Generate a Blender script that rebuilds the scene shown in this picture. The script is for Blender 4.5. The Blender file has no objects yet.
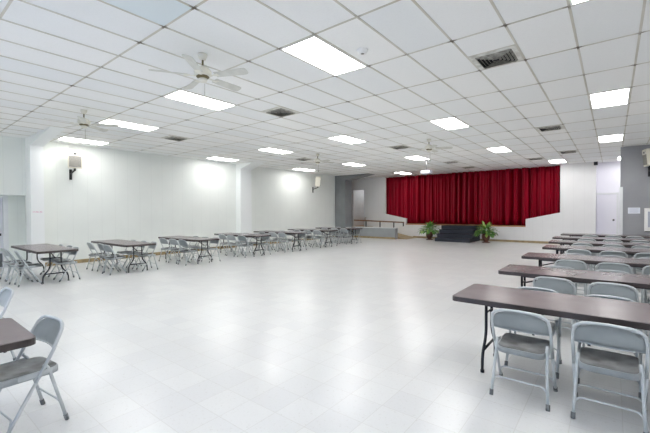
import bpy, bmesh, math, random
from mathutils import Vector, Matrix
random.seed(7)
PI = math.pi
COL = bpy.context.scene.collection
SC = bpy.context.scene

# ---------------------------------------------------------------- camera
CH = 1.58            # eye height
H = 3.703            # ceiling height
yaw, pit, rol = 0.6729, -0.0143, -0.0053
cy, sy, cp, sp = math.cos(yaw), math.sin(yaw), math.cos(pit), math.sin(pit)
r = Vector((cy, sy, 0)); fwd = Vector((-sy*cp, cy*cp, sp)); up = Vector((sy*sp, -cy*sp, cp))
R = r*math.cos(rol) + up*math.sin(rol); U = -r*math.sin(rol) + up*math.cos(rol)
cd = bpy.data.cameras.new('camera'); cam = bpy.data.objects.new('camera', cd); COL.objects.link(cam)
m = Matrix.Identity(4)
for k in range(3):
    m[k][0] = R[k]; m[k][1] = U[k]; m[k][2] = -fwd[k]
m[2][3] = CH
cam.matrix_world = m
cd.sensor_width = 36; cd.lens = 361/650*36; cd.clip_start = 0.05; cd.clip_end = 100
SC.camera = cam

# ---------------------------------------------------------------- world, exposure
w = bpy.data.worlds.new('world'); SC.world = w; w.use_nodes = True
w.node_tree.nodes['Background'].inputs[0].default_value = (0.8, 0.85, 0.9, 1)
w.node_tree.nodes['Background'].inputs[1].default_value = 0.3
SC.view_settings.view_transform = 'Standard'; SC.view_settings.look = 'None'
SC.view_settings.gamma = 1; SC.view_settings.use_curve_mapping = False
SC.view_settings.exposure = 0.77
SC.cycles.max_bounces = 20; SC.cycles.diffuse_bounces = 16   # pale room: let the light bounce
LAMP = 9.5           # radiance of a fluorescent diffuser

# ---------------------------------------------------------------- materials
def lin(c):
    return tuple(((v/255)/12.92 if v/255 <= 0.04045 else ((v/255+0.055)/1.055)**2.4) for v in c) + (1,)
def mat(name, rgb, rough=0.5, metal=0.0, var=0.0, vscale=8, dark=None, spec=0.5, bump=0.0, bscale=60, coat=0.0, sheen=0.0):
    m = bpy.data.materials.new(name); m.use_nodes = True
    nt = m.node_tree; b = nt.nodes['Principled BSDF']
    b.inputs['Base Color'].default_value = lin(rgb); b.inputs['Roughness'].default_value = rough
    b.inputs['Metallic'].default_value = metal; b.inputs['Specular IOR Level'].default_value = spec
    b.inputs['Coat Weight'].default_value = coat
    if sheen:
        b.inputs['Sheen Weight'].default_value = sheen
        b.inputs['Sheen Roughness'].default_value = 0.4
    tc = nt.nodes.new('ShaderNodeTexCoord')
    if var or dark:
        n = nt.nodes.new('ShaderNodeTexNoise'); n.inputs['Scale'].default_value = vscale; n.inputs['Detail'].default_value = 5
        nt.links.new(tc.outputs['Object'], n.inputs['Vector'])
        cr = nt.nodes.new('ShaderNodeValToRGB')
        d = dark or tuple(c*(1-var) for c in rgb)
        cr.color_ramp.elements[0].position = 0.35; cr.color_ramp.elements[0].color = lin(d)
        cr.color_ramp.elements[1].position = 0.65; cr.color_ramp.elements[1].color = lin(rgb)
        nt.links.new(n.outputs['Fac'], cr.inputs['Fac']); nt.links.new(cr.outputs['Color'], b.inputs['Base Color'])
    if bump:
        n = nt.nodes.new('ShaderNodeTexNoise'); n.inputs['Scale'].default_value = bscale
        nt.links.new(tc.outputs['Object'], n.inputs['Vector'])
        bp = nt.nodes.new('ShaderNodeBump'); bp.inputs['Strength'].default_value = bump; bp.inputs['Distance'].default_value = 0.01
        nt.links.new(n.outputs['Fac'], bp.inputs['Height']); nt.links.new(bp.outputs['Normal'], b.inputs['Normal'])
    return m
def emit(name, rgb, s):
    m = mat(name, rgb); b = m.node_tree.nodes['Principled BSDF']
    b.inputs['Emission Color'].default_value = lin(rgb); b.inputs['Emission Strength'].default_value = s
    return m
class NT:
    """tiny node helper"""
    def __init__(s, m): s.t = m.node_tree; s.b = s.t.nodes['Principled BSDF']
    def new(s, ty, **kw):
        n = s.t.nodes.new(ty)
        for k, v in kw.items(): setattr(n, k, v)
        return n
    def math(s, op, a, b=None, c=None):
        n = s.new('ShaderNodeMath', operation=op)
        for i, v in enumerate((a, b, c)):
            if v is None: continue
            if isinstance(v, (int, float)): n.inputs[i].default_value = v
            else: s.t.links.new(v, n.inputs[i])
        return n.outputs[0]
    def mix(s, f, a, b):
        n = s.new('ShaderNodeMix', data_type='RGBA')
        for sock, v in ((n.inputs[0], f), (n.inputs[6], a), (n.inputs[7], b)):
            if isinstance(v, (int, float)): sock.default_value = v
            elif isinstance(v, tuple): sock.default_value = v
            else: s.t.links.new(v, sock)
        return n.outputs[2]
    def noise(s, vec, scale, detail=4, rough=0.5):
        n = s.new('ShaderNodeTexNoise'); n.inputs['Scale'].default_value = scale; n.inputs['Detail'].default_value = detail
        n.inputs['Roughness'].default_value = rough
        s.t.links.new(vec, n.inputs['Vector']); return n.outputs['Fac']
    def ramp(s, f, lo, hi):
        n = s.new('ShaderNodeMapRange'); s.t.links.new(f, n.inputs[0])
        n.inputs[1].default_value = lo; n.inputs[2].default_value = hi; return n.outputs[0]
    def link(s, a, b): s.t.links.new(a, b)

def floor_mat():
    m = mat('vinyl_floor', (232, 232, 229), 0.28); n = NT(m)
    tc = n.new('ShaderNodeTexCoord'); P = tc.outputs['Object']
    sx = n.new('ShaderNodeSeparateXYZ'); n.link(P, sx.inputs[0])
    T = 0.3048
    ex = n.math('ABSOLUTE', n.math('SUBTRACT', n.math('FRACT', n.math('DIVIDE', n.math('ADD', sx.outputs[0], 30.11), T)), 0.5))
    ey = n.math('ABSOLUTE', n.math('SUBTRACT', n.math('FRACT', n.math('DIVIDE', n.math('ADD', sx.outputs[1], 30.05), T)), 0.5))
    seam = n.math('GREATER_THAN', n.math('MAXIMUM', ex, ey), 0.490)
    wn = n.new('ShaderNodeTexWhiteNoise', noise_dimensions='2D')
    cv = n.new('ShaderNodeCombineXYZ')
    n.link(n.math('FLOOR', n.math('DIVIDE', n.math('ADD', sx.outputs[0], 30.11), T)), cv.inputs[0])
    n.link(n.math('FLOOR', n.math('DIVIDE', n.math('ADD', sx.outputs[1], 30.05), T)), cv.inputs[1])
    n.link(cv.outputs[0], wn.inputs['Vector'])
    c = n.mix(n.ramp(wn.outputs['Value'], 0, 1), lin((218, 219, 220)), lin((224, 225, 225)))
    c = n.mix(n.math('MULTIPLY', n.ramp(n.noise(P, 0.7, 1, 0.3), 0.35, 0.95), 0.18), c, lin((196, 192, 184)))
    c = n.mix(n.math('MULTIPLY', n.ramp(n.noise(P, 38, 3, 0.7), 0.58, 0.72), 0.30), c, lin((170, 164, 152)))
    c = n.mix(n.math('MULTIPLY', seam, 0.22), c, lin((168, 162, 150)))
    n.link(c, n.b.inputs['Base Color'])
    n.b.inputs['Coat Weight'].default_value = 0.15; n.b.inputs['Coat Roughness'].default_value = 0.2
    n.b.inputs['Specular IOR Level'].default_value = 0.4
    bp = n.new('ShaderNodeBump'); bp.inputs['Strength'].default_value = 0.05; bp.inputs['Distance'].default_value = 0.02
    n.link(n.noise(P, 3.5, 3), bp.inputs['Height']); n.link(bp.outputs['Normal'], n.b.inputs['Normal'])
    return m
TX0, TY0, TT = -1.6071*2.123, 1.5707*2.123, 0.6096
def tile_mat():
    m = mat('ceiling_tile', (240, 232, 230), 0.9, spec=0.2); n = NT(m)
    tc = n.new('ShaderNodeTexCoord'); P = tc.outputs['Object']
    sx = n.new('ShaderNodeSeparateXYZ'); n.link(P, sx.inputs[0])
    wn = n.new('ShaderNodeTexWhiteNoise', noise_dimensions='2D'); cv = n.new('ShaderNodeCombineXYZ')
    n.link(n.math('FLOOR', n.math('DIVIDE', n.math('SUBTRACT', sx.outputs[0], TX0), TT)), cv.inputs[0])
    n.link(n.math('FLOOR', n.math('DIVIDE', n.math('SUBTRACT', sx.outputs[1], TY0), 2*TT)), cv.inputs[1])
    n.link(cv.outputs[0], wn.inputs['Vector'])
    c = n.mix(wn.outputs['Value'], lin((236, 238, 238)), lin((244, 244, 242)))
    c = n.mix(n.math('MULTIPLY', n.ramp(n.noise(P, 55, 3, 0.8), 0.5, 0.8), 0.14), c, lin((190, 190, 184)))
    n.link(c, n.b.inputs['Base Color'])
    bp = n.new('ShaderNodeBump'); bp.inputs['Strength'].default_value = 0.25; bp.inputs['Distance'].default_value = 0.01
    n.link(n.noise(P, 90, 2), bp.inputs['Height']); n.link(bp.outputs['Normal'], n.b.inputs['Normal'])
    return m
def grid_mat():
    m = mat('ceiling_grid_metal', (190, 186, 172), 0.6); n = NT(m)
    tc = n.new('ShaderNodeTexCoord'); P = tc.outputs['Object']
    sx = n.new('ShaderNodeSeparateXYZ'); n.link(P, sx.inputs[0])
    def near(o, o0, step):
        v = n.math('DIVIDE', n.math('SUBTRACT', o, o0), step)
        return n.math('MULTIPLY', n.math('ABSOLUTE', n.math('SUBTRACT', v, n.math('ROUND', v))), step)
    d = n.math('MAXIMUM', near(sx.outputs[0], TX0, TT), near(sx.outputs[1], TY0, 2*TT))
    dirt = n.math('MULTIPLY', n.math('SUBTRACT', 1.0, n.ramp(d, 0.015, 0.075)), n.ramp(n.noise(P, 5, 2), 0.35, 0.6))
    c = n.mix(n.ramp(n.noise(P, 1.4, 4), 0.35, 0.7), lin((214, 211, 202)), lin((194, 190, 177)))
    c = n.mix(dirt, c, lin((92, 84, 70)))
    n.link(c, n.b.inputs['Base Color'])
    return m
def wall_mat(name, a, axis, pitch=0.4064, groove=0.06):
    """painted vertical board panelling: shallow grooves every 16 inches"""
    m = mat(name, a, 0.55); n = NT(m)
    tc = n.new('ShaderNodeTexCoord'); P = tc.outputs['Object']
    sx = n.new('ShaderNodeSeparateXYZ'); n.link(P, sx.inputs[0])
    v = n.math('FRACT', n.math('DIVIDE', n.math('ADD', sx.outputs[axis], 40.0), pitch))
    g = n.math('GREATER_THAN', n.math('ABSOLUTE', n.math('SUBTRACT', v, 0.5)), 0.485)
    c = n.mix(n.math('MULTIPLY', n.ramp(n.noise(P, 1.3, 4), 0.4, 0.7), 0.25), lin(a), lin(tuple(x*0.95 for x in a)))
    c = n.mix(n.math('MULTIPLY', g, groove*2.5), c, lin(tuple(x*0.8 for x in a)))
    n.link(c, n.b.inputs['Base Color'])
    return m
M = {}
M['tile_blue'] = mat('bluish_ceiling_tile', (220, 229, 232), 0.7); M['floor'] = floor_mat(); M['tile'] = tile_mat(); M['grid'] = grid_mat()
M['wallL'] = wall_mat('cream_panelling_left', (233, 237, 233), 1)
M['wallB'] = wall_mat('cream_panelling_back', (232, 232, 232), 0)
M['white'] = mat('white_paint', (232, 234, 236), 0.5, var=0.03, vscale=3)
M['pilaster'] = mat('pale_white_paint', (240, 243, 243), 0.5)
M['grey_wall'] = mat('grey_wall_paint', (158, 159, 163), 0.6, var=0.05, vscale=1.5, bump=0.1)
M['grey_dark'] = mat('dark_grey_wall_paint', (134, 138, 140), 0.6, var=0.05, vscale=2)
M['ramp_grey'] = mat('light_grey_wall_paint', (160, 164, 166), 0.6, var=0.05, vscale=2)
M['lavender'] = mat('lavender_white_door_paint', (236, 235, 243), 0.45)
M['base'] = mat('tan_baseboard', (176, 156, 116), 0.5, var=0.15, vscale=6)
M['lip'] = mat('varnished_stage_edge', (206, 150, 96), 0.35, var=0.2, vscale=5)
M['wood'] = mat('brown_handrail_wood', (146, 108, 80), 0.4, var=0.25, vscale=12)
M['curtain'] = mat('crimson_velvet', (158, 0, 36), 0.48, spec=0.35)
M['step'] = mat('dark_slate_carpet', (52, 56, 68), 0.85, var=0.2, vscale=20, bump=0.3)
M['lamp'] = emit('fluorescent_diffuser', (255, 253, 251), LAMP)
M['sky'] = emit('daylit_window_glass', (190, 215, 255), 1.3)
M['frame'] = mat('white_enamel', (236, 236, 234), 0.4)
M['black'] = mat('black_plastic', (26, 26, 28), 0.4)
M['dark'] = mat('flat_near_black', (34, 34, 36), 0.9)
M['vent'] = mat('vent_enamel', (226, 226, 220), 0.5, dark=(190, 188, 180), vscale=9)
M['vent_slat'] = mat('sooty_vent_slats', (206, 204, 196), 0.6, dark=(150, 147, 138), vscale=20)
M['chair'] = mat('grey_chair_enamel', (202, 207, 209), 0.34, dark=(186, 192, 195), vscale=9)
M['chair_back'] = mat('shaded_grey_sheet_steel', (176, 183, 186), 0.3, dark=(160, 167, 171), vscale=5)  # darker than the frame: shade on the rear side put into the colour
M['seat'] = mat('worn_grey_seat', (190, 192, 193), 0.20, dark=(150, 149, 147), vscale=7)
M['rubber'] = mat('grey_rubber', (112, 116, 118), 0.8)
M['steel'] = mat('bare_steel', (150, 150, 150), 0.3, metal=0.9)
M['top'] = mat('mauve_brown_laminate', (126, 115, 117), 0.27, dark=(114, 103, 105), vscale=3)
M['edge'] = mat('dark_brown_table_edge', (68, 60, 59), 0.45, var=0.15, vscale=14)
M['leg'] = mat('black_table_leg_enamel', (38, 40, 48), 0.35, metal=0.3)
M['fan'] = mat('cream_fan_enamel', (226, 224, 212), 0.4)
M['blade'] = mat('pale_fan_blade', (214, 214, 206), 0.45, var=0.06, vscale=9)
M['brass'] = mat('aged_brass', (120, 112, 84), 0.35, metal=0.8)
M['glass'] = mat('frosted_glass', (238, 238, 230), 0.25)
M['spk'] = mat('off_white_cabinet', (220, 216, 202), 0.5)
M['grille'] = mat('grey_speaker_grille', (150, 148, 142), 0.6, dark=(116, 114, 108), vscale=60)
M['leaf'] = mat('green_leaf', (112, 160, 80), 0.4, dark=(66, 124, 58), vscale=6)
M['leaf2'] = mat('yellow_green_leaf', (176, 200, 104), 0.4, dark=(120, 168, 76), vscale=6)
M['pot'] = mat('bronze_brown_pot', (112, 66, 48), 0.35, dark=(70, 42, 34), vscale=9)
M['soil'] = mat('soil', (48, 36, 28), 0.9)
M['paper'] = mat('paper', (226, 230, 240), 0.6)
M['ink'] = mat('grey_ink', (168, 172, 186), 0.7)
M['pink'] = mat('pink_lettering', (222, 120, 168), 0.6)
M['projector'] = mat('white_projector_case', (214, 218, 232), 0.35)
M['lens'] = mat('lens_glass', (20, 22, 30), 0.08)
M['door'] = mat('white_door', (218, 220, 228), 0.45)

# ---------------------------------------------------------------- mesh helpers
def box(bm, x0, x1, y0, y1, z0, z1, mi=0):
    vs = [bm.verts.new(p) for p in ((x0,y0,z0),(x1,y0,z0),(x1,y1,z0),(x0,y1,z0),(x0,y0,z1),(x1,y0,z1),(x1,y1,z1),(x0,y1,z1))]
    for f in ((0,3,2,1),(4,5,6,7),(0,1,5,4),(1,2,6,5),(2,3,7,6),(3,0,4,7)):
        bm.faces.new([vs[i] for i in f]).material_index = mi
    return vs
def rbox(bm, x0, x1, y0, y1, z0, z1, b=0.01, seg=2):
    t = bmesh.new(); box(t, x0, x1, y0, y1, z0, z1)
    bmesh.ops.bevel(t, geom=list(t.edges), offset=b, segments=seg, affect='EDGES', profile=0.5)
    merge(bm, t)
def merge(bm, t, mx=None):
    if mx is not None: bmesh.ops.transform(t, matrix=mx, verts=t.verts)
    me = bpy.data.meshes.new('tmp'); t.to_mesh(me); t.free(); bm.from_mesh(me); bpy.data.meshes.remove(me)
def tube(bm, pts, rad, n=8, closed=False):
    pts = [Vector(p) for p in pts]; rings = []; N = len(pts)
    ref = None
    for i, p in enumerate(pts):
        a = pts[i-1] if i > 0 else (pts[-1] if closed else p); b = pts[(i+1) % N] if (i < N-1 or closed) else p
        t = (b-a).normalized()
        if ref is None:
            ref = Vector((0,0,1)) if abs(t.z) < 0.9 else Vector((1,0,0))
        u = (ref - t*ref.dot(t)).normalized(); v = t.cross(u); ref = u
        rr = rad[i] if isinstance(rad, (list, tuple)) else rad
        rings.append([bm.verts.new(p + (u*math.cos(2*PI*k/n) + v*math.sin(2*PI*k/n))*rr) for k in range(n)])
    for i in range(N if closed else N-1):
        A, B = rings[i], rings[(i+1) % N]
        for k in range(n):
            f = bm.faces.new((A[k], A[(k+1)%n], B[(k+1)%n], B[k])); f.smooth = True
    if not closed:
        bm.faces.new(list(reversed(rings[0]))); bm.faces.new(rings[-1])
def fillet(pts, rad, n=4):
    """round the inner corners of a polyline"""
    pts = [Vector(p) for p in pts]; out = [pts[0]]
    for i in range(1, len(pts)-1):
        a, b, c = pts[i-1], pts[i], pts[i+1]
        d = min(rad, (a-b).length*0.45, (c-b).length*0.45)
        p, q = b+(a-b).normalized()*d, b+(c-b).normalized()*d
        for k in range(n+1):
            t = k/n; out.append(p*(1-t)**2 + b*2*t*(1-t) + q*t*t)
    out.append(pts[-1]); return out
def lathe(bm, prof, n=20, c=(0,0,0), cap=True):
    rings = []
    for rr, z in prof:
        rings.append([bm.verts.new((c[0]+rr*math.cos(2*PI*k/n), c[1]+rr*math.sin(2*PI*k/n), c[2]+z)) for k in range(n)])
    for A, B in zip(rings, rings[1:]):
        for k in range(n):
            bm.faces.new((A[k], A[(k+1)%n], B[(k+1)%n], B[k])).smooth = True
    if cap:
        bm.faces.new(list(reversed(rings[0]))); bm.faces.new(rings[-1])
def prism(bm, poly, plane, a, b):
    """extrude a 2D polygon; plane 'xz' -> from y=a to y=b, 'xy' -> from z=a to b, 'yz' -> x"""
    def P(u, v, w):
        return {'xz': (u, w, v), 'xy': (u, v, w), 'yz': (w, u, v)}[plane]
    A = [bm.verts.new(P(u, v, a)) for u, v in poly]; B = [bm.verts.new(P(u, v, b)) for u, v in poly]
    bm.faces.new(A); bm.faces.new(list(reversed(B)))
    for i in range(len(poly)):
        j = (i+1) % len(poly); bm.faces.new((A[i], B[i], B[j], A[j]))
def obj(name, bm, mats, parent=None, loc=None, kind=None):
    bmesh.ops.recalc_face_normals(bm, faces=bm.faces)
    me = bpy.data.meshes.new(name); bm.to_mesh(me); bm.free()
    for mm in (mats if isinstance(mats, (list, tuple)) else [mats]): me.materials.append(mm)
    o = bpy.data.objects.new(name, me); COL.objects.link(o)
    if parent: o.parent = parent
    if loc: o.location = loc
    if kind: o['kind'] = kind
    return o
def B(): return bmesh.new()
def thing(name, label, cat, loc=(0,0,0), rz=0, group=None):
    o = bpy.data.objects.new(name, None); COL.objects.link(o); o.empty_display_size = 0.1
    o.location = loc; o.rotation_euler = (0, 0, rz); tag(o, label, cat, group); return o
def tag(o, label, cat, group=None):
    o['label'] = label; o['category'] = cat
    if group: o['group'] = group
    return o
def dup(root, loc, rz, label):
    r_ = root.copy(); COL.objects.link(r_); r_.location = loc; r_.rotation_euler = (0, 0, rz); r_['label'] = label
    for ch in list(root.children):
        c = ch.copy(); COL.objects.link(c); c.parent = r_
        for g in list(ch.children):
            d = g.copy(); COL.objects.link(d); d.parent = c
    return r_
def struct(name, boxes, m, parent=None):
    bm = B()
    for b in boxes: box(bm, *b)
    o = obj(name, bm, m, parent)
    if parent is None: o['kind'] = 'structure'
    return o

# ================================================================ ROOM SHELL
XL, XR, YN, YS = -13.1, 6.34, -4.5, 19.9
STAGE = 0.81
struct('floor', [(-14.6, XR+0.2, YN-0.2, 20.75, -0.15, 0)], M['floor'])

# ceiling: board plus the exposed T-bar grid, one mesh
bm = B()
box(bm, -14.6, XR+0.2, YN-0.2, 22.4, H, H+0.12, 0)
i0, i1 = math.ceil((XL-TX0)/TT)-2, math.floor((XR-TX0)/TT)
j0, j1 = math.ceil((YN-TY0)/(2*TT)), math.floor((20.4-TY0)/(2*TT))
for i in range(i0, i1+1):
    x = TX0+i*TT; box(bm, x-0.0125, x+0.0125, YN, 20.6, H-0.006, H+0.01, 1)
for j in range(j0, j1+1):
    y = TY0+j*2*TT; box(bm, -14.4, XR, y-0.0125, y+0.0125, H-0.005, H+0.01, 1)
for (i, j) in ((3, 1), (-4, 1), (-11, 1), (3, 6), (-4, 6), (-11, 6), (3, 10), (-4, 10)):
    box(bm, TX0+i*TT, TX0+(i+1)*TT, TY0+(2*j+1)*TT-0.0125, TY0+(2*j+1)*TT+0.0125, H-0.0045, H+0.01, 1)
box(bm, TX0-TT+0.0125, TX0-0.0125, TY0-4*TT+0.0125, TY0-2*TT-0.0125, H-0.003, H+0.01, 2)   # one bluish replacement tile
obj('ceiling', bm, [M['tile'], M['grid'], M['tile_blue']], kind='structure')

# left wall with the door recess near the camera
bm = B()
box(bm, XL-0.15, XL, 2.85, 17.45, 0, H)
box(bm, XL-0.15, XL, YN, 0.9, 0, H)
box(bm, XL-0.15, XL, 0.9, 2.85, 2.085, H)
box(bm, -13.85, -13.25, 0.9, 2.85, 2.085, 2.2)      # soffit of the recess
box(bm, -13.85, -13.25, 2.85, 2.95, 0, 2.2)
box(bm, -13.85, -13.25, 0.8, 0.9, 0, 2.2)
box(bm, -13.85, -13.70, 0.9, 1.28, 0, 2.1); box(bm, -13.85, -13.70, 2.455, 2.85, 0, 2.1)
obj('wall_left', bm, M['wallL'], kind='structure')
# door in the recess: frame, leaf, hardware
d = struct('door_1', [(-13.82, -13.74, 1.36, 2.345, 0.01, 2.03)], M['door'])
struct('door_frame', [(-13.86, -13.66, 2.345, 2.455, 0, 2.085), (-13.86, -13.66, 1.24, 1.36, 0, 2.085), (-13.86, -13.66, 1.36, 2.345, 2.03, 2.085)], M['white'], d)
bm = B(); tube(bm, [(-13.74, 2.20, 0.97), (-13.66, 2.20, 0.97)], 0.022, 10); box(bm, -13.66, -13.63, 1.42, 2.29, 0.93, 1.0)
obj('door_handle', bm, M['black'], d)
bm = B(); box(bm, -13.74, -13.725, 1.40, 2.32, 0.03, 0.42); obj('kick_plate', bm, M['rubber'], d)

# wall pilasters with sloping haunches under the ceiling
def pilaster(name, xf, ya, yb, zb, xh, m, xw=XL):
    bm = B()
    box(bm, xw, xf, ya, yb, 0, H)
    prism(bm, [(xf-0.001, zb), (xh, H-0.0065), (xf-0.001, H-0.0065)], 'xz', ya, yb)
    return obj(name, bm, m, kind='structure')
pilaster('trim_1', -12.62, 2.75, 3.05, 3.45, -10.75, M['pilaster'])
pilaster('trim_2', -12.78, 10.1, 10.71, 3.46, -11.9, M['pilaster'])
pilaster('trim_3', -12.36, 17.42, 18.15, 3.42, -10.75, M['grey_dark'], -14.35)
struct('baseboard_left', [(XL, XL+0.02, 3.05, 10.1, 0, 0.11), (XL, XL+0.02, 10.71, 17.42, 0, 0.11)], M['base'])

# stage (back) wall: polygons round the curtain opening, doorway on the left at stage level
bm = B()
DW0, DW1 = -13.42, -12.60
prism(bm, [(-14.5, 0.6), (DW0, 0.6), (DW0, 2.965), (DW1, 2.965), (DW1, 0.6), (-12.0, 0.6), (-12.0, STAGE), (-9.67, STAGE), (-9.67, 1.13), (-11.08, 1.40), (-11.08, H), (-14.5, H)], 'xz', YS, YS+0.16)
prism(bm, [(-3.33, STAGE), (-0.58, STAGE), (-0.58, H), (-1.91, H), (-1.91, 1.47), (-3.33, 1.15)], 'xz', YS, YS+0.16)
box(bm, -14.5, -12.0, YS, YS+0.16, 0, 0.6); box(bm, -12.0, -0.58, YS, YS+0.16, 0, STAGE)
obj('wall_back', bm, M['wallB'], kind='structure')
struct('trim_4', [(-9.67, -3.33, YS-0.02, YS+0.16, STAGE-0.045, STAGE+0.006)], M['lip'])
struct('baseboard_back', [(-9.2, -7.4, YS-0.02, YS, 0, 0.10), (-5.45, -0.58, YS-0.02, YS, 0, 0.10)], M['base'])
struct('trim_5', [(DW0-0.07, DW0, YS-0.025, YS, 0.601, 3.03), (DW1, DW1+0.07, YS-0.025, YS, 0.601, 3.03), (DW0, DW1, YS-0.025, YS, 2.965, 3.03)], M['white'])
struct('wall_stage_rear', [(-11.9, -0.4, 20.8, 20.9, STAGE, H)], M['dark'])
struct('trim_6', [(-11.9, -0.62, YS+0.16, 20.8, STAGE-0.1, STAGE)], M['wood'])

# alcove left of the ramp, passage behind the doorway
struct('wall_alcove', [(-14.5, -14.35, 17.42, YS, 0, H)], M['wallB'])
struct('wall_passage', [(-13.75, -13.65, YS+0.16, 22.3, 0.6, H), (-12.45, -12.35, YS+0.16, 22.3, 0.6, H), (-13.75, -12.35, 22.3, 22.4, 0.6, H)], M['white'])
struct('trim_7', [(-13.75, -12.35, YS+0.16, 22.3, 0.5, 0.6)], M['lip'])

# right: white wall end, door recess, grey wall
struct('wall_recess', [(-0.58, 3.2, 20.4, 20.55, 0, H), (-0.74, -0.58, YS+0.16, 20.4, 0, H), (3.1, 3.2, 16.0, 20.4, 0, H)], M['lavender'])
struct('wall_grey', [(0.2, XR, 15.83, 16.0, 0, H)], M['grey_wall'])
d2 = struct('door_2', [(-0.57, 0.13, 20.36, 20.395, 0.01, 2.26)], M['lavender'])
struct('door_frame', [(0.13, 0.2, 20.33, 20.4, 0, 2.26), (-0.58, 0.2, 20.33, 20.4, 2.26, 2.34)], M['white'], d2)
bm = B(); tube(bm, [(0.03, 20.36, 1.13), (0.03, 20.31, 1.13)], 0.016, 10)
lathe_t = B(); lathe(lathe_t, [(0.012, 0), (0.034, 0.008), (0.04, 0.025), (0.03, 0.045), (0.008, 0.05)], 14)
merge(bm, lathe_t, Matrix.Translation((0.03, 20.33, 1.13)) @ Matrix.Rotation(PI/2, 4, 'X'))
obj('door_knob', bm, M['black'], d2)
struct('trim_8', [(0.185, 0.265, 15.80, 15.83, 0, 2.35), (0.175, 0.2, 15.83, 15.98, 0, 2.35)], M['white'])

struct('wall_right', [(XR, XR+0.15, YN, 15.83, 0, H)], M['wallB'])
struct('wall_front', [(XL, -6.2, YN-0.15, YN, 0, H), (-0.2, XR, YN-0.15, YN, 0, H), (-6.2, -0.2, YN-0.15, YN, 2.6, H), (-6.2, -0.2, YN-0.15, YN, 0, 0.25)], M['wallB'])
wn = struct('window_1', [(-6.2, -0.2, YN-0.12, YN-0.10, 0.25, 2.6)], M['sky'])
struct('window_frame', [(x-0.04, x+0.04, YN-0.14, YN+0.02, 0.25, 2.6) for x in (-6.16, -4.2, -2.2, -0.24)] + [(-6.2, -0.2, YN-0.14, YN+0.02, z-0.03, z+0.03) for z in (0.28, 2.57)], M['white'], wn)

# ================================================================ RAMP, RAIL, STAGE STEPS, CURTAIN
rt = thing('access_ramp', 'grey walled access ramp rising along the stage wall to the left doorway', 'ramp', (-11, 18.5, 0))
def P0(o):  # children given in world coordinates
    o.matrix_parent_inverse = Matrix.Translation(-Vector(rt.location)); return o
bm = B(); box(bm, -12.355, -9.50, 18.2, 18.5, 0.0, 0.60); o = P0(obj('side_wall', bm, M['ramp_grey'], rt))
bm = B(); box(bm, -12.355, -9.47, 18.17, 18.53, 0.60, 0.64); P0(obj('coping', bm, M['white'], rt))
bm = B(); prism(bm, [(-14.33, 0.001), (-8.95, 0.001), (-8.95, 0.02), (-9.5, 0.10), (-12.0, 0.60), (-14.33, 0.60)], 'xz', 18.5, YS-0.001)
P0(obj('deck', bm, M['base'], rt))
bm = B(); box(bm, -12.355, -9.50, 18.18, 18.2, 0, 0.10); P0(obj('skirting', bm, M['base'], rt))
rl = thing('ramp_handrail', 'brown wooden handrail on short dark posts above the ramp wall', 'handrail', (-11, 18.35, 0.64))
def P1(o): o.matrix_parent_inverse = Matrix.Translation(-Vector(rl.location)); return o
bm = B()
t = B(); box(t, -12.34, -9.05, 18.31, 18.39, -0.07, 0.0)
for v in t.verts: v.co.z += 1.07 - (v.co.x+12.34)*0.028
merge(bm, t); P1(obj('rail', bm, M['wood'], rl))
bm = B(); tube(bm, fillet([(-11.55, 18.37, 1.02), (-12.0, 19.0, 1.10), (-12.45, 19.86, 1.16)], 0.1), 0.03); P1(obj('rail', bm, M['wood'], rl))
for x in (-11.5, -10.55, -9.66):
    bm = B(); box(bm, x-0.025, x+0.025, 18.33, 18.37, 0.64, 0.99); P1(obj('post', bm, M['black'], rl))
bm = B(); box(bm, -9.10, -9.05, 18.33, 18.37, 0.73, 0.93); P1(obj('post', bm, M['black'], rl))

# steps
st = thing('stage_steps', 'dark carpeted four-step unit leading up to the stage between the potted plants', 'steps', (-6.3, 18.9, 0))
x0, x1 = -7.20, -5.44
for k in range(4):
    bm = B(); y = 18.13+0.31*k
    rbox(bm, x0, x1, y, YS-0.025, 0.2*k+0.002, 0.2*(k+1)-0.008, 0.012)
    o = obj('step', bm, M['step'], st); o.matrix_parent_inverse = Matrix.Translation(-Vector(st.location))

# curtain
bm = B()
nx, nz = 1400, 10
xs = [-11.75 + (11.75-1.0)*k/nx for k in range(nx+1)]
random.seed(3)
ph = [random.uniform(0, 6.28) for _ in range(12)]
grid = []
for x in xs:
    colv = []
    for q in range(nz+1):
        t = q/nz; z = STAGE+0.02 + (H-0.03-STAGE)*t
        a = 0.35+0.65*(1-t*0.35)
        p1 = x*2*PI/0.33 + 2.4*math.sin(x*1.3+ph[0]) + 0.2*math.sin(3*t+x)
        f1 = 1-2*abs(math.sin(p1/2))**0.75
        wv = f1*(0.8+0.45*math.sin(x*2.3+ph[3])) + 0.35*math.sin(x*2*PI/0.71+ph[1]+0.4*t) + 0.22*math.sin(x*2*PI/0.12+ph[2]+1.5*math.sin(x*2.1))
        colv.append(bm.verts.new((x, 20.44 + 0.25*(0.75+0.25*(1-t))*wv, z)))
    grid.append(colv)
for a in range(nx):
    for b_ in range(nz):
        bm.faces.new((grid[a][b_], grid[a+1][b_], grid[a+1][b_+1], grid[a][b_+1])).smooth = True
cu = obj('stage_curtain', bm, M['curtain']); tag(cu, 'wide crimson pleated velvet curtain closing the stage opening', 'curtain')
sm = cu.modifiers.new('s', 'SOLIDIFY'); sm.thickness = 0.004

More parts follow.
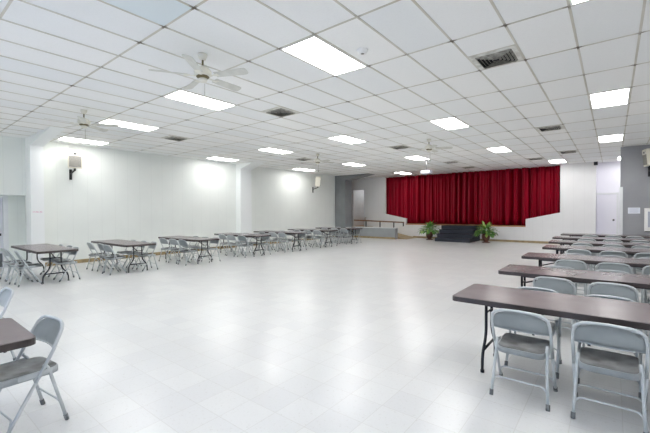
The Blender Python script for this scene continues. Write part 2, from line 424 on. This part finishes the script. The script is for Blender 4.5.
# ================================================================ TABLES
def make_table():
    """origin on the floor at the table's centre; long axis X"""
    t = thing('folding_table', '', 'table', group='brown folding tables')
    L, W, zt, th = 1.22, 0.38, 0.74, 0.048
    bm = B(); q = B(); box(q, -L, L, -W, W, zt-0.006, zt)
    bmesh.ops.bevel(q, geom=[e for e in q.edges if abs(e.verts[0].co.z-e.verts[1].co.z) > 0.001], offset=0.05, segments=4, affect='EDGES', profile=0.5)
    merge(bm, q); obj('tabletop', bm, M['top'], t)
    bm = B(); q = B(); box(q, -L-0.006, L+0.006, -W-0.006, W+0.006, zt-th, zt-0.003)
    bmesh.ops.bevel(q, geom=[e for e in q.edges if abs(e.verts[0].co.z-e.verts[1].co.z) > 0.001], offset=0.052, segments=4, affect='EDGES', profile=0.5)
    merge(bm, q); obj('table_edge', bm, M['edge'], t)
    zu = zt-th
    for s in (-1, 1):
        x = s*(L-0.25)
        for k in (-1, 1):
            bm = B()
            tube(bm, fillet([(x, k*0.105, zu), (x, k*0.105, 0.33), (x, k*0.238, 0.17), (x, k*0.242, 0.012)], 0.09, 6), 0.0145, 8)
            tube(bm, [(x, k*0.242, 0), (x, k*0.242, 0.025)], 0.019, 8)
            obj('leg', bm, M['leg'], t)
        bm = B(); tube(bm, [(x, -0.20, 0.205), (x, 0.20, 0.205)], 0.0125, 8); obj('crossbar', bm, M['leg'], t)
        bm = B(); tube(bm, [(x, -0.105, 0.55), (x, 0.105, 0.55)], 0.008, 6); obj('crossbar', bm, M['leg'], t)
        bm = B(); tube(bm, [(x, 0, 0.55), (x-s*0.04, 0, 0.55), (x-s*0.42, 0, zu-0.02), (x-s*0.42, 0, zu)], 0.0105, 8); box(bm, x-s*0.42-0.03, x-s*0.42+0.03, -0.1, 0.1, zu-0.012, zu)
        obj('brace', bm, M['leg'], t)
    for s in (-1, 1):
        bm = B(); box(bm, -L+0.3, L-0.3, s*0.30-0.012, s*0.30+0.012, zu-0.022, zu); obj('apron_rail', bm, M['leg'], t)
    return t

# ================================================================ CHAIRS
def make_chair():
    """origin on the floor at the centre; sitter looks towards +Y"""
    t = thing('folding_chair', '', 'chair', group='grey metal folding chairs')
    fr, hw = 0.0125, 0.218
    # line of the long tube: front foot (y .22,z 0) ... back top (y -.255,z .785)
    def long_y(z): return 0.205 - 0.59*z if z < 0.50 else -0.09 - 0.43*(z-0.50)
    bm = B()
    arch = [(-hw, long_y(0.36), 0.36), (-hw, long_y(0.56), 0.56), (-hw+0.003, long_y(0.63), 0.63)]
    for k in range(9):
        a = PI*k/8; e = 0.55
        cx = -(abs(math.cos(a))**e)*(1 if math.cos(a) > 0 else -1)*(hw-0.004)
        z = 0.645 + 0.105*(math.sin(a)**0.7 if math.sin(a) > 0 else 0)
        arch.append((cx, long_y(z) - 0.012*math.sin(a), z))
    arch += [(hw-0.003, long_y(0.63), 0.63), (hw, long_y(0.56), 0.56), (hw, long_y(0.36), 0.36)]
    tube(bm, arch, fr, 8); obj('back_frame', bm, M['chair'], t)
    # backrest sheet, wrapped inside the arch, concave for the sitter
    bm = B(); nu, nv = 14, 5; g = []
    for iu in range(nu+1):
        u = -1+2*iu/nu; x = u*(hw-0.006)
        ztop = 0.648 + 0.095*max(0, 1-abs(u)**2.8)**0.6
        zb = 0.572
        cv = []
        for iv in range(nv+1):
            z = zb+(ztop-zb)*iv/nv
            cv.append(bm.verts.new((x, long_y(z) - 0.030*(1-u*u) - 0.006*math.sin(PI*iv/nv), z)))
        g.append(cv)
    for a in range(nu):
        for b_ in range(nv): bm.faces.new((g[a][b_], g[a+1][b_], g[a+1][b_+1], g[a][b_+1])).smooth = True
    bmesh.ops.solidify(bm, geom=list(bm.faces), thickness=0.006)
    tube(bm, [(-hw+0.01+2*(hw-0.01)*k/10, long_y(0.572) - 0.030*(1-(-1+k/5)**2), 0.572) for k in range(11)], 0.005, 6)
    obj('backrest', bm, M['chair_back'], t)
    # front legs = lower run of the long tube; rear legs
    for s in (-1, 1):
        bm = B(); tube(bm, [(s*hw, long_y(0.36), 0.36), (s*hw, long_y(0.02), 0.012)], fr, 8)
        lg = obj('leg', bm, M['chair'], t)
        bm = B(); tube(bm, [(s*hw, long_y(0.045)-0.0, 0.045), (s*hw, 0.205, 0.0)], 0.0165, 8); obj('rubber_foot', bm, M['rubber'], lg)
    hr, hf = hw-0.030, hw-0.010
    def ly_r(z): return -0.095 - 0.11*(0.44-z)/0.44
    for s in (-1, 1):
        bm = B(); tube(bm, fillet([(s*hr, ly_r(0.46)+0.02, 0.465), (s*hr, ly_r(0.43), 0.43), (s*hf, -0.202, 0.012)], 0.03), fr*0.95, 8)
        lg = obj('leg', bm, M['chair'], t)
        bm = B(); tube(bm, [(s*hf, ly_r(0.045), 0.045), (s*hf, -0.205, 0.0)], 0.0155, 8); obj('rubber_foot', bm, M['rubber'], lg)
    bm = B(); z = 0.09
    tube(bm, fillet([(-hw, long_y(z), z), (-hw+0.03, long_y(z+0.05), z+0.055), (hw-0.03, long_y(z+0.05), z+0.055), (hw, long_y(z), z)], 0.05), 0.0075, 6)
    obj('stretcher', bm, M['chair'], t)
    bm = B(); z = 0.10
    tube(bm, fillet([(-hf, ly_r(z), z), (-hf+0.03, ly_r(z+0.06), z+0.06), (hf-0.03, ly_r(z+0.06), z+0.06), (hf, ly_r(z), z)], 0.05), 0.0075, 6)
    obj('stretcher', bm, M['chair'], t)
    # seat pan
    bm = B()
    def outline(gx, gy):
        P = []
        pts = [(-0.180, -0.200), (0.180, -0.200), (0.190, 0.195), (-0.190, 0.195)]
        rads = [0.08, 0.08, 0.05, 0.05]
        for i in range(4):
            a, b, c = Vector(pts[i-1]), Vector(pts[i]), Vector(pts[(i+1)%4])
            p, q = b+(a-b).normalized()*rads[i], b+(c-b).normalized()*rads[i]
            for k in range(6):
                tt = k/5; v = p*(1-tt)**2+b*2*tt*(1-tt)+q*tt*tt
                P.append((v.x*gx, v.y*gy+0.015))
        return P
    rings = []
    for gx, gy, z in ((1.0, 1.0, 0.378), (1.0, 1.0, 0.413), (0.99, 0.99, 0.420), (0.955, 0.96, 0.423), (0.88, 0.89, 0.418), (0.6, 0.6, 0.408), (0.25, 0.25, 0.405)):
        rings.append([bm.verts.new((x, y-0.02*(0), z + 0.012*((y)/0.19 if y > 0 else 0))) for x, y in outline(gx, gy)])
    n = len(rings[0])
    for ri, (A, C) in enumerate(zip(rings, rings[1:])):
        for k in range(n):
            f = bm.faces.new((A[k], A[(k+1)%n], C[(k+1)%n], C[k])); f.smooth = True; f.material_index = 1 if ri < 3 else 0
    bm.faces.new(rings[-1])
    bmesh.ops.solidify(bm, geom=list(bm.faces), thickness=0.003)
    obj('seat', bm, [M['seat'], M['chair']], t)
    for s in (-1, 1):
        bm = B()
        tube(bm, [(s*(hw+0.004), long_y(0.40), 0.405), (s*(hr-0.01), long_y(0.40), 0.405)], 0.007, 6)
        box(bm, s*(hw-0.016)-0.002, s*(hw-0.016)+0.002, -0.11, 0.09, 0.40, 0.43)
        obj('hinge', bm, M['chair'], t)
    return t

ordn = ['first', 'second', 'third', 'fourth', 'fifth', 'sixth', 'seventh']
tab0 = make_table(); ch0 = make_chair(); used = {'t': False, 'c': False}
def put_table(x, y, rz, label):
    if not used['t']:
        used['t'] = True; tab0.location = (x, y, 0); tab0.rotation_euler = (0, 0, rz); tab0['label'] = label; return tab0
    return dup(tab0, (x, y, 0), rz, label)
def put_chair(x, y, rz, label):
    if not used['c']:
        used['c'] = True; ch0.location = (x, y, 0); ch0.rotation_euler = (0, 0, rz); ch0['label'] = label; return ch0
    return dup(ch0, (x, y, 0), rz, label)
rnd = random.Random(11)
# right-hand row
RX = [-1.24, -1.25, -1.31, -1.25, -1.34, -1.45, -1.42]
RY = [3.56, 5.44, 7.43, 9.48, 11.25, 13.05, 15.0]
seatw = {0: 'at its aisle end', 1: 'second from its aisle end', 2: 'third from its aisle end', 3: 'farthest from its aisle end'}
for k in range(7):
    lab = ('nearest brown folding table' if k == 0 else ('farthest brown folding table' if k == 6 else ordn[k]+' brown folding table from camera')) + ' in the right row'
    yc = RY[k]+0.38
    put_table(RX[k]+1.22, yc, 0, lab)
    for q, x in enumerate((-0.60 + 0.03*(k > 0), -0.02 + 0.04*(k > 0), 0.56, 1.08)):
        if q == 3 and k < 5: continue
        if k == 6 and q == 3: continue
        put_chair(x+rnd.uniform(-.02, .02)*(k > 0), yc-0.38-0.065+rnd.uniform(-.02, .02)*(k > 0), rnd.uniform(-.04, .04)*(k > 0),
                  'folding chair facing the stage at %s right-row table, %s' % (ordn[k], seatw[q]))
        if k == 6: continue
        put_chair(x-0.02+rnd.uniform(-.03, .03), yc+0.38-0.135+rnd.uniform(-.012, .012), PI+rnd.uniform(-.04, .04),
                  'folding chair facing the camera at %s right-row table, %s' % (ordn[k], seatw[q]))
# left-hand row
LY = [2.21, 4.03, 6.05, 8.25, 10.22, 12.30, 14.35]
wallw = ['nearest the wall', 'in the middle', 'nearest the open floor']
for k in range(7):
    lab = ('nearest brown folding table' if k == 0 else ('farthest brown folding table' if k == 6 else ordn[k]+' brown folding table from camera')) + ' in the left wall row'
    yc = LY[k]+0.38
    put_table(-9.66-1.22, yc, 0, lab)
    for q, x in enumerate((-11.22, -10.64, -10.07)):
        put_chair(x+rnd.uniform(-.03, .03), yc-0.38-0.10+rnd.uniform(-.03, .03), rnd.uniform(-.08, .08),
                  'folding chair facing the stage at %s left-row table, %s' % (ordn[k], wallw[q]))
        put_chair(x+0.02+rnd.uniform(-.03, .03), yc+0.38-0.11+rnd.uniform(-.03, .03), PI+rnd.uniform(-.08, .08),
                  'folding chair facing the camera at %s left-row table, %s' % (ordn[k], wallw[q]))
# lower left corner
put_table(-3.42, 0.68-1.22, PI/2, 'brown folding table cut off by the lower left corner of the photo')
put_chair(-3.44, 0.68, PI+0.12, 'large grey folding chair at the end of the lower left corner table')
put_chair(-5.16, 0.72, PI+0.03, 'cropped grey folding chair at left edge, only its backrest top showing')

# ================================================================ CEILING FIXTURES
colw = {-15: 'beside left wall', -10: 'second from left wall', -5: 'third from left wall', 0: 'fourth from left wall', 5: 'fifth from left wall', 10: 'last towards right wall', 2: 'right of centre'}
roww = {-4: 'row behind the camera', 0: 'nearest visible row', 4: 'second visible row', 8: 'third visible row', 12: 'row before the stage curtain'}
proto_l = None
def make_light():
    t = thing('ceiling_light', '', 'ceiling light', group='fluorescent ceiling panels')
    a, b = TT/2-0.014, TT-0.014
    bm = B(); z = 0
    for bx in ((-a, a, -b, -b+0.02), (-a, a, b-0.02, b), (-a, -a+0.02, -b+0.02, b-0.02), (a-0.02, a, -b+0.02, b-0.02)):
        box(bm, *bx, -0.012, -0.0005)
    obj('frame', bm, M['frame'], t)
    bm = B(); box(bm, -a+0.02, a-0.02, -b+0.02, b-0.02, -0.009, -0.002); obj('diffuser', bm, M['lamp'], t)
    return t
cells = [(i, j) for j in (-4, 0, 4, 8) for i in (-15, -10, -5, 0, 5, 10)] + [(-10, 12), (2, 12)]
for (i, j) in cells:
    loc = (TX0+(i+0.5)*TT, TY0+(j+0.5)*2*TT, H)
    lab = 'lit fluorescent ceiling panel, %s, %s' % (roww[j], colw[i])
    if proto_l is None: proto_l = make_light(); proto_l.location = loc; proto_l['label'] = lab
    else: dup(proto_l, loc, 0, lab)
dup(proto_l, (0.435, 19.2, H), 0, 'lit ceiling panel half hidden behind the grey wall corner, above the recessed door')
t = thing('passage_light', 'fluorescent light glowing inside the doorway left of the curtain', 'ceiling light', (-13.0, 21.4, H-0.0))
bm = B(); box(bm, -0.30, 0.30, -0.5, 0.5, -0.05, -0.0065); obj('housing', bm, M['frame'], t)
bm = B(); box(bm, -0.10, 0.10, -0.30, 0.30, -0.07, -0.051); obj('diffuser', bm, M['lamp'], t)

# vents: four-way diffusers, 2 ft square, nested louvre rings
def make_vent():
    t = thing('ceiling_vent', '', 'vent', group='square ceiling air vents')
    a = TT/2-0.014
    bm = B()
    f = 0.06
    for bx in ((-a, a, -a, -a+f), (-a, a, a-f, a), (-a, -a+f, -a+f, a-f), (a-f, a, -a+f, a-f)):
        box(bm, *bx, -0.010, -0.0005)
    obj('frame', bm, M['vent'], t)
    bm = B(); box(bm, -a+f, a-f, -a+f, a-f, -0.004, -0.0005); obj('duct_shade_panel', bm, M['dark'], t)  # thin near-black panel, colour standing in for the shade inside the duct
    for k in range(5):
        bm = B(); o_ = a-f-0.004-k*0.042; i_ = o_-0.020; zo, zi = -0.008, -0.030
        O = [(-o_,-o_,zo), (o_,-o_,zo), (o_,o_,zo), (-o_,o_,zo)]; I = [(-i_,-i_,zi), (i_,-i_,zi), (i_,i_,zi), (-i_,i_,zi)]
        Ov = [bm.verts.new(p) for p in O]; Iv = [bm.verts.new(p) for p in I]
        for q in range(4): bm.faces.new((Ov[q], Ov[(q+1)%4], Iv[(q+1)%4], Iv[q]))
        bmesh.ops.solidify(bm, geom=list(bm.faces), thickness=0.002)
        obj('louvre', bm, M['vent_slat'], t)
    return t
vl = {(3, 1): 'large sooty square ceiling vent, closest to the camera, right of centre',
      (-4, 1): 'square ceiling vent between first and second light rows, centre left',
      (-11, 1): 'square ceiling vent between first and second light rows, near left wall',
      (3, 6): 'square ceiling vent right of centre, between second and third light rows',
      (-4, 6): 'square ceiling vent left of the far centre fan, between light rows',
      (-11, 6): 'small distant square ceiling vent beside the fan before the far left wall',
      (3, 10): 'square ceiling vent right of centre, beyond the third light row',
      (-4, 10): 'square ceiling vent at centre, beyond the third light row',
      (1, 11.0): 'distant square ceiling vent directly before the curtain, right half',
      (-4, 12): 'distant square ceiling vent directly before the curtain, centre'}
pv = None
for (i, j), lab in vl.items():
    loc = (TX0+(i+0.5)*TT, TY0+(2*j+1.5)*TT, H) if j in (1,) else (TX0+(i+0.5)*TT, TY0+(2*j+0.5)*TT, H)
    if pv is None: pv = make_vent(); pv.location = loc; pv['label'] = lab
    else: dup(pv, loc, 0, lab)

# ceiling fans
def make_fan(off):
    t = thing('ceiling_fan', '', 'ceiling fan', group='cream five-blade ceiling fans')
    bm = B(); lathe(bm, [(0.02, -0.085), (0.038, -0.08), (0.06, -0.03), (0.062, -0.007)], 20); obj('canopy', bm, M['fan'], t)
    bm = B(); tube(bm, [(0, 0, -0.07), (0, 0, -0.19)], 0.013, 10); obj('downrod', bm, M['brass'], t)
    bm = B(); lathe(bm, [(0.03, -0.30), (0.08, -0.30), (0.112, -0.275), (0.116, -0.235), (0.085, -0.195), (0.045, -0.175), (0.02, -0.16)], 24); obj('motor_housing', bm, M['fan'], t)
    bm = B(); lathe(bm, [(0.02, -0.325), (0.07, -0.325), (0.085, -0.312), (0.085, -0.301)], 20); obj('flywheel', bm, M['brass'], t)
    bm = B(); lathe(bm, [(0.01, -0.38), (0.04, -0.375), (0.06, -0.355), (0.058, -0.335), (0.04, -0.326)], 20); obj('switch_housing', bm, M['fan'], t)
    for k in range(5):
        a = off+2*PI*k/5; mx = Matrix.Rotation(a, 4, 'Z')
        bm = B(); q = B(); prism(q, [(0.085, -0.018), (0.16, -0.012), (0.20, -0.045), (0.24, -0.045), (0.24, 0.045), (0.20, 0.045), (0.16, 0.012), (0.085, 0.018)], 'xy', -0.307, -0.301)
        merge(bm, q, mx); ir = obj('blade_iron', bm, M['fan'], t)
        bm = B(); q = B()
        pts = [(0.19, -0.055), (0.60, -0.068), (0.635, -0.062), (0.655, -0.04), (0.66, 0.0), (0.655, 0.04), (0.635, 0.062), (0.60, 0.068), (0.19, 0.055)]
        prism(q, pts, 'xy', -0.003, 0.003)
        merge(bm, q, mx @ Matrix.Translation((0, 0, -0.297)) @ Matrix.Rotation(math.radians(-13), 4, 'X'))
        obj('blade', bm, M['blade'], t)
    bm = B(); tube(bm, [(0.03, 0, -0.39), (0.03, 0, -0.62)], 0.0025, 5); lathe(bm, [(0.003, -0.655), (0.008, -0.645), (0.008, -0.63), (0.003, -0.615)], 8, (0.03, 0, 0))
    obj('pull_chain', bm, M['brass'], t)
    return t
f0 = make_fan(0.0)
f0.location = (-4.32, 2.8, H); f0.rotation_euler = (0, 0, math.radians(95)); f0['label'] = 'large cream ceiling fan nearest the camera, above the left foreground'
dup(f0, (-8.56, 2.76, H), math.radians(122), 'cream ceiling fan near the left wall speaker, second nearest')
dup(f0, (-8.54, 10.3, H), math.radians(60), 'small distant cream ceiling fan above the far half of left table row')
dup(f0, (-4.26, 10.3, H), math.radians(20), 'small distant cream ceiling fan before the middle of the curtain')

# smoke detector
t = thing('smoke_detector', 'round white smoke detector beside the nearest large lit ceiling panel', 'smoke detector', (-2.59, 4.06, H))
bm = B(); lathe(bm, [(0.03, -0.048), (0.055, -0.044), (0.07, -0.02), (0.075, -0.0005)], 24); obj('cover', bm, M['frame'], t)
bm = B(); lathe(bm, [(0.02, -0.056), (0.024, -0.0485)], 12); obj('sensor', bm, M['vent_slat'], t)

# projector hanging from the ceiling
t = thing('projector', 'white projector hanging on a thin pole from the ceiling before the curtain', 'projector', (-6.0, 14.25, H))
bm = B(); lathe(bm, [(0.06, -0.03), (0.06, -0.0065)], 16); tube(bm, [(0, 0, -0.02), (0, 0, -0.46)], 0.014, 8); box(bm, -0.09, 0.09, -0.09, 0.09, -0.47, -0.45)
obj('mount', bm, M['steel'], t)
bm = B(); rbox(bm, -0.20, 0.20, -0.15, 0.15, -0.60, -0.472, 0.02); pj = obj('case', bm, M['projector'], t)
bm = B(); q = B(); lathe(q, [(0.035, 0), (0.045, 0.002), (0.045, 0.03), (0.03, 0.032)], 16); merge(bm, q, Matrix.Translation((0.09, 0.15, -0.535)) @ Matrix.Rotation(-PI/2, 4, 'X'))
obj('lens', bm, M['lens'], pj)
bm = B()
for k in range(6): box(bm, -0.16, 0.02, -0.153, -0.149, -0.58+k*0.016, -0.573+k*0.016)
obj('cooling_grille', bm, M['vent_slat'], pj)

# ================================================================ SPEAKERS
def speaker2(loc, rz, tilt, wall_vec, label):
    t = thing('wall_speaker', label, 'speaker', loc, rz, 'off-white wall speakers')
    W, D, Hh = 0.185, 0.14, 0.27
    tm = Matrix.Rotation(tilt, 4, 'X')
    bm = B(); q = B()
    prism(q, [(-W, -D), (W, -D), (W*0.72, D), (-W*0.72, D)], 'xy', -Hh, Hh)
    bmesh.ops.bevel(q, geom=list(q.edges), offset=0.015, segments=2, affect='EDGES')
    merge(bm, q, tm); obj('cabinet', bm, M['spk'], t)
    bm = B(); q = B(); rbox(q, -W+0.035, W-0.035, -D-0.008, -D+0.004, -Hh+0.04, Hh-0.17, 0.003, 1); merge(bm, q, tm); obj('grille', bm, M['grille'], t)
    bm = B(); q = B(); box(q, -0.12, 0.12, -D-0.006, -D+0.002, 0.12, 0.21); merge(bm, q, tm); hf = obj('horn_flare', bm, M['vent'], t)
    bm = B(); q = B(); box(q, -0.04, 0.04, -D-0.012, -D-0.0065, 0.14, 0.19); merge(bm, q, tm); obj('horn_throat', bm, M['black'], hf)
    wv = Matrix.Rotation(-rz, 3, 'Z') @ Vector(wall_vec)      # cabinet centre -> wall
    bm = B(); z0 = -Hh-0.005
    tube(bm, [(0, 0, z0), (0, 0, z0-0.07)], 0.03, 8)
    tube(bm, [(0, 0, z0-0.05), tuple(wv*0.55 + Vector((0, 0, z0-0.10))), tuple(wv + Vector((0, 0, z0-0.14)))], 0.022, 8)
    obj('bracket_arm', bm, M['black'], t)
    bm = B(); n = wv.normalized(); s = Vector((-n.y, n.x, 0))
    q = B(); box(q, -0.035, 0.035, -0.02, 0.0, z0-0.32, z0+0.0)
    ang = math.atan2(n.y, n.x)-PI/2
    merge(bm, q, Matrix.Translation(wv) @ Matrix.Rotation(ang, 4, 'Z'))
    obj('wall_plate', bm, M['black'], t)
    return t
speaker2((-12.72, 3.84, 3.19), math.radians(78), math.radians(6), (-0.378, 0, 0), 'off-white speaker on left wall below the near ceiling fan')
speaker2((-12.72, 15.35, 3.22), math.radians(128), math.radians(5), (-0.378, 0, 0), 'off-white speaker on the far left wall turned towards the stage')
speaker2((0.93, 15.48, 3.25), math.radians(-76), math.radians(5), (0, 0.348, 0), 'off-white speaker on the grey wall at the right edge')
# conduit from speaker 1 to the ceiling
bm = B(); tube(bm, [(-13.09, 3.80, 3.42), (-13.09, 3.80, H-0.007)], 0.008, 6)
tag(obj('speaker_cable', bm, M['white']), 'thin cable running up the left wall from the speaker to ceiling', 'cable')

# ================================================================ WALL ITEMS
t = thing('paper_notice', 'pale landscape paper notice pinned on the grey wall', 'notice', (0.555, 15.83, 1.55))
bm = B(); box(bm, -0.155, 0.155, -0.004, -0.0005, -0.10, 0.10); obj('sheet', bm, M['paper'], t)
bm = B()
for k in range(4): box(bm, -0.12, 0.12-0.03*(k % 2), -0.0055, -0.0042, 0.052-0.036*k, 0.060-0.036*k)
obj('text_lines', bm, M['ink'], t)
t = thing('framed_board', 'white framed board with grey centre on the grey wall, right edge', 'board', (1.05, 15.83, 1.245))
bm = B(); rbox(bm, -0.24, 0.24, -0.04, -0.0005, -0.37, 0.38, 0.008); obj('frame', bm, M['frame'], t)
bm = B(); box(bm, -0.15, 0.16, -0.045, -0.041, -0.24, 0.27); obj('panel', bm, M['ink'], t)
bm = B(); box(bm, -0.22, 0.22, -0.038, -0.002, -0.40, -0.372); obj('tray', bm, M['black'], t)
# small black box at the top of the white wall's end
bm = B(); rbox(bm, -0.66, -0.52, YS-0.09, YS-0.001, H-0.16, H-0.008, 0.01)
tag(obj('sensor_box', bm, M['black']), 'small black box at the ceiling end of the white stage wall', 'sensor')
# pink lettering strip on the near pilaster
bm = B(); rr = random.Random(5); y = 2.79
prev = None
while y < 3.0:
    h_ = rr.uniform(0.012, 0.03); w_ = rr.uniform(0.008, 0.016)
    tube(bm, [(-12.617, y, 1.595), (-12.617, y+w_*0.5, 1.595+h_), (-12.617, y+w_, 1.60)], 0.003, 4); y += w_+0.004
tag(obj('pink_wall_writing', bm, M['pink']), 'line of pink handwriting on the near white wall pilaster', 'writing')

# ================================================================ POTTED PLANTS
def plant(loc, label, seed, lm, sc):
    rd = random.Random(seed)
    t = thing('potted_plant', label, 'potted plant', loc)
    bm = B(); lathe(bm, [(0.13, 0.0), (0.19, 0.005), (0.19, 0.03), (0.13, 0.045), (0.10, 0.06), (0.11, 0.075)], 20); obj('stand', bm, M['pot'], t)
    bm = B(); lathe(bm, [(0.10, 0.076), (0.15, 0.13), (0.185, 0.24), (0.185, 0.33), (0.165, 0.40), (0.185, 0.43), (0.19, 0.45), (0.165, 0.45), (0.15, 0.42)], 22, cap=False)
    bm.faces.new([v for v in bm.verts if abs(v.co.z-0.076) < 1e-5][::-1])
    obj('pot', bm, M['pot'], t)
    bm = B(); lathe(bm, [(0.148, 0.40), (0.148, 0.425)], 18); obj('soil', bm, M['soil'], t)
    bm = B(); bs = B()
    for k in range(120):
        a = rd.uniform(0, 2*PI); el = rd.uniform(0.30, 1.45); L = rd.uniform(0.28, 0.62)*sc
        d0 = Vector((math.cos(a)*math.cos(el), math.sin(a)*math.cos(el), math.sin(el)))
        base = Vector((math.cos(a)*0.05, math.sin(a)*0.05, 0.43)); pts = []
        p = base.copy(); dd = d0.copy()
        for q in range(6):
            pts.append(p.copy()); dd.z -= 0.16*(1.2-el*0.4); dd.normalize(); p = p + dd*L/5
        tube(bs, pts[:4], 0.005, 4)
        # blade on the outer part
        lw = rd.uniform(0.045, 0.075)*sc; ll = rd.uniform(0.16, 0.26)*sc
        tdir = (pts[-1]-pts[-2]).normalized(); side = tdir.cross(Vector((0, 0, 1))); side = side.normalized() if side.length > 0.05 else Vector((1, 0, 0))
        nrm = side.cross(tdir); st_ = pts[3]; rows = []
        dd = tdir.copy(); pp = st_.copy()
        for q in range(6):
            u = q/5; wv = lw*math.sin(PI*min(1, u*0.93+0.07))**0.8*(1-u*0.25)
            rows.append((bm.verts.new(pp-side*wv+nrm*0.012), bm.verts.new(pp), bm.verts.new(pp+side*wv+nrm*0.012)))
            dd = (dd+Vector((0, 0, -0.16))).normalized(); pp = pp+dd*ll/5
        mi = 1 if rd.random() < 0.35 else 0
        for A, C in zip(rows, rows[1:]):
            for s in (0, 1):
                f = bm.faces.new((A[s], A[s+1], C[s+1], C[s])); f.smooth = True; f.material_index = mi
    obj('stems', bs, M['leaf'], t)
    obj('foliage', bm, lm, t)
    return t
plant((-7.83, 18.98, 0), 'leafy potted plant standing left of the dark stage steps', 4, [M['leaf'], M['leaf2']], 1.15)
plant((-4.86, 18.75, 0), 'leafy potted plant standing right of the dark stage steps', 9, [M['leaf'], M['leaf2']], 1.12)
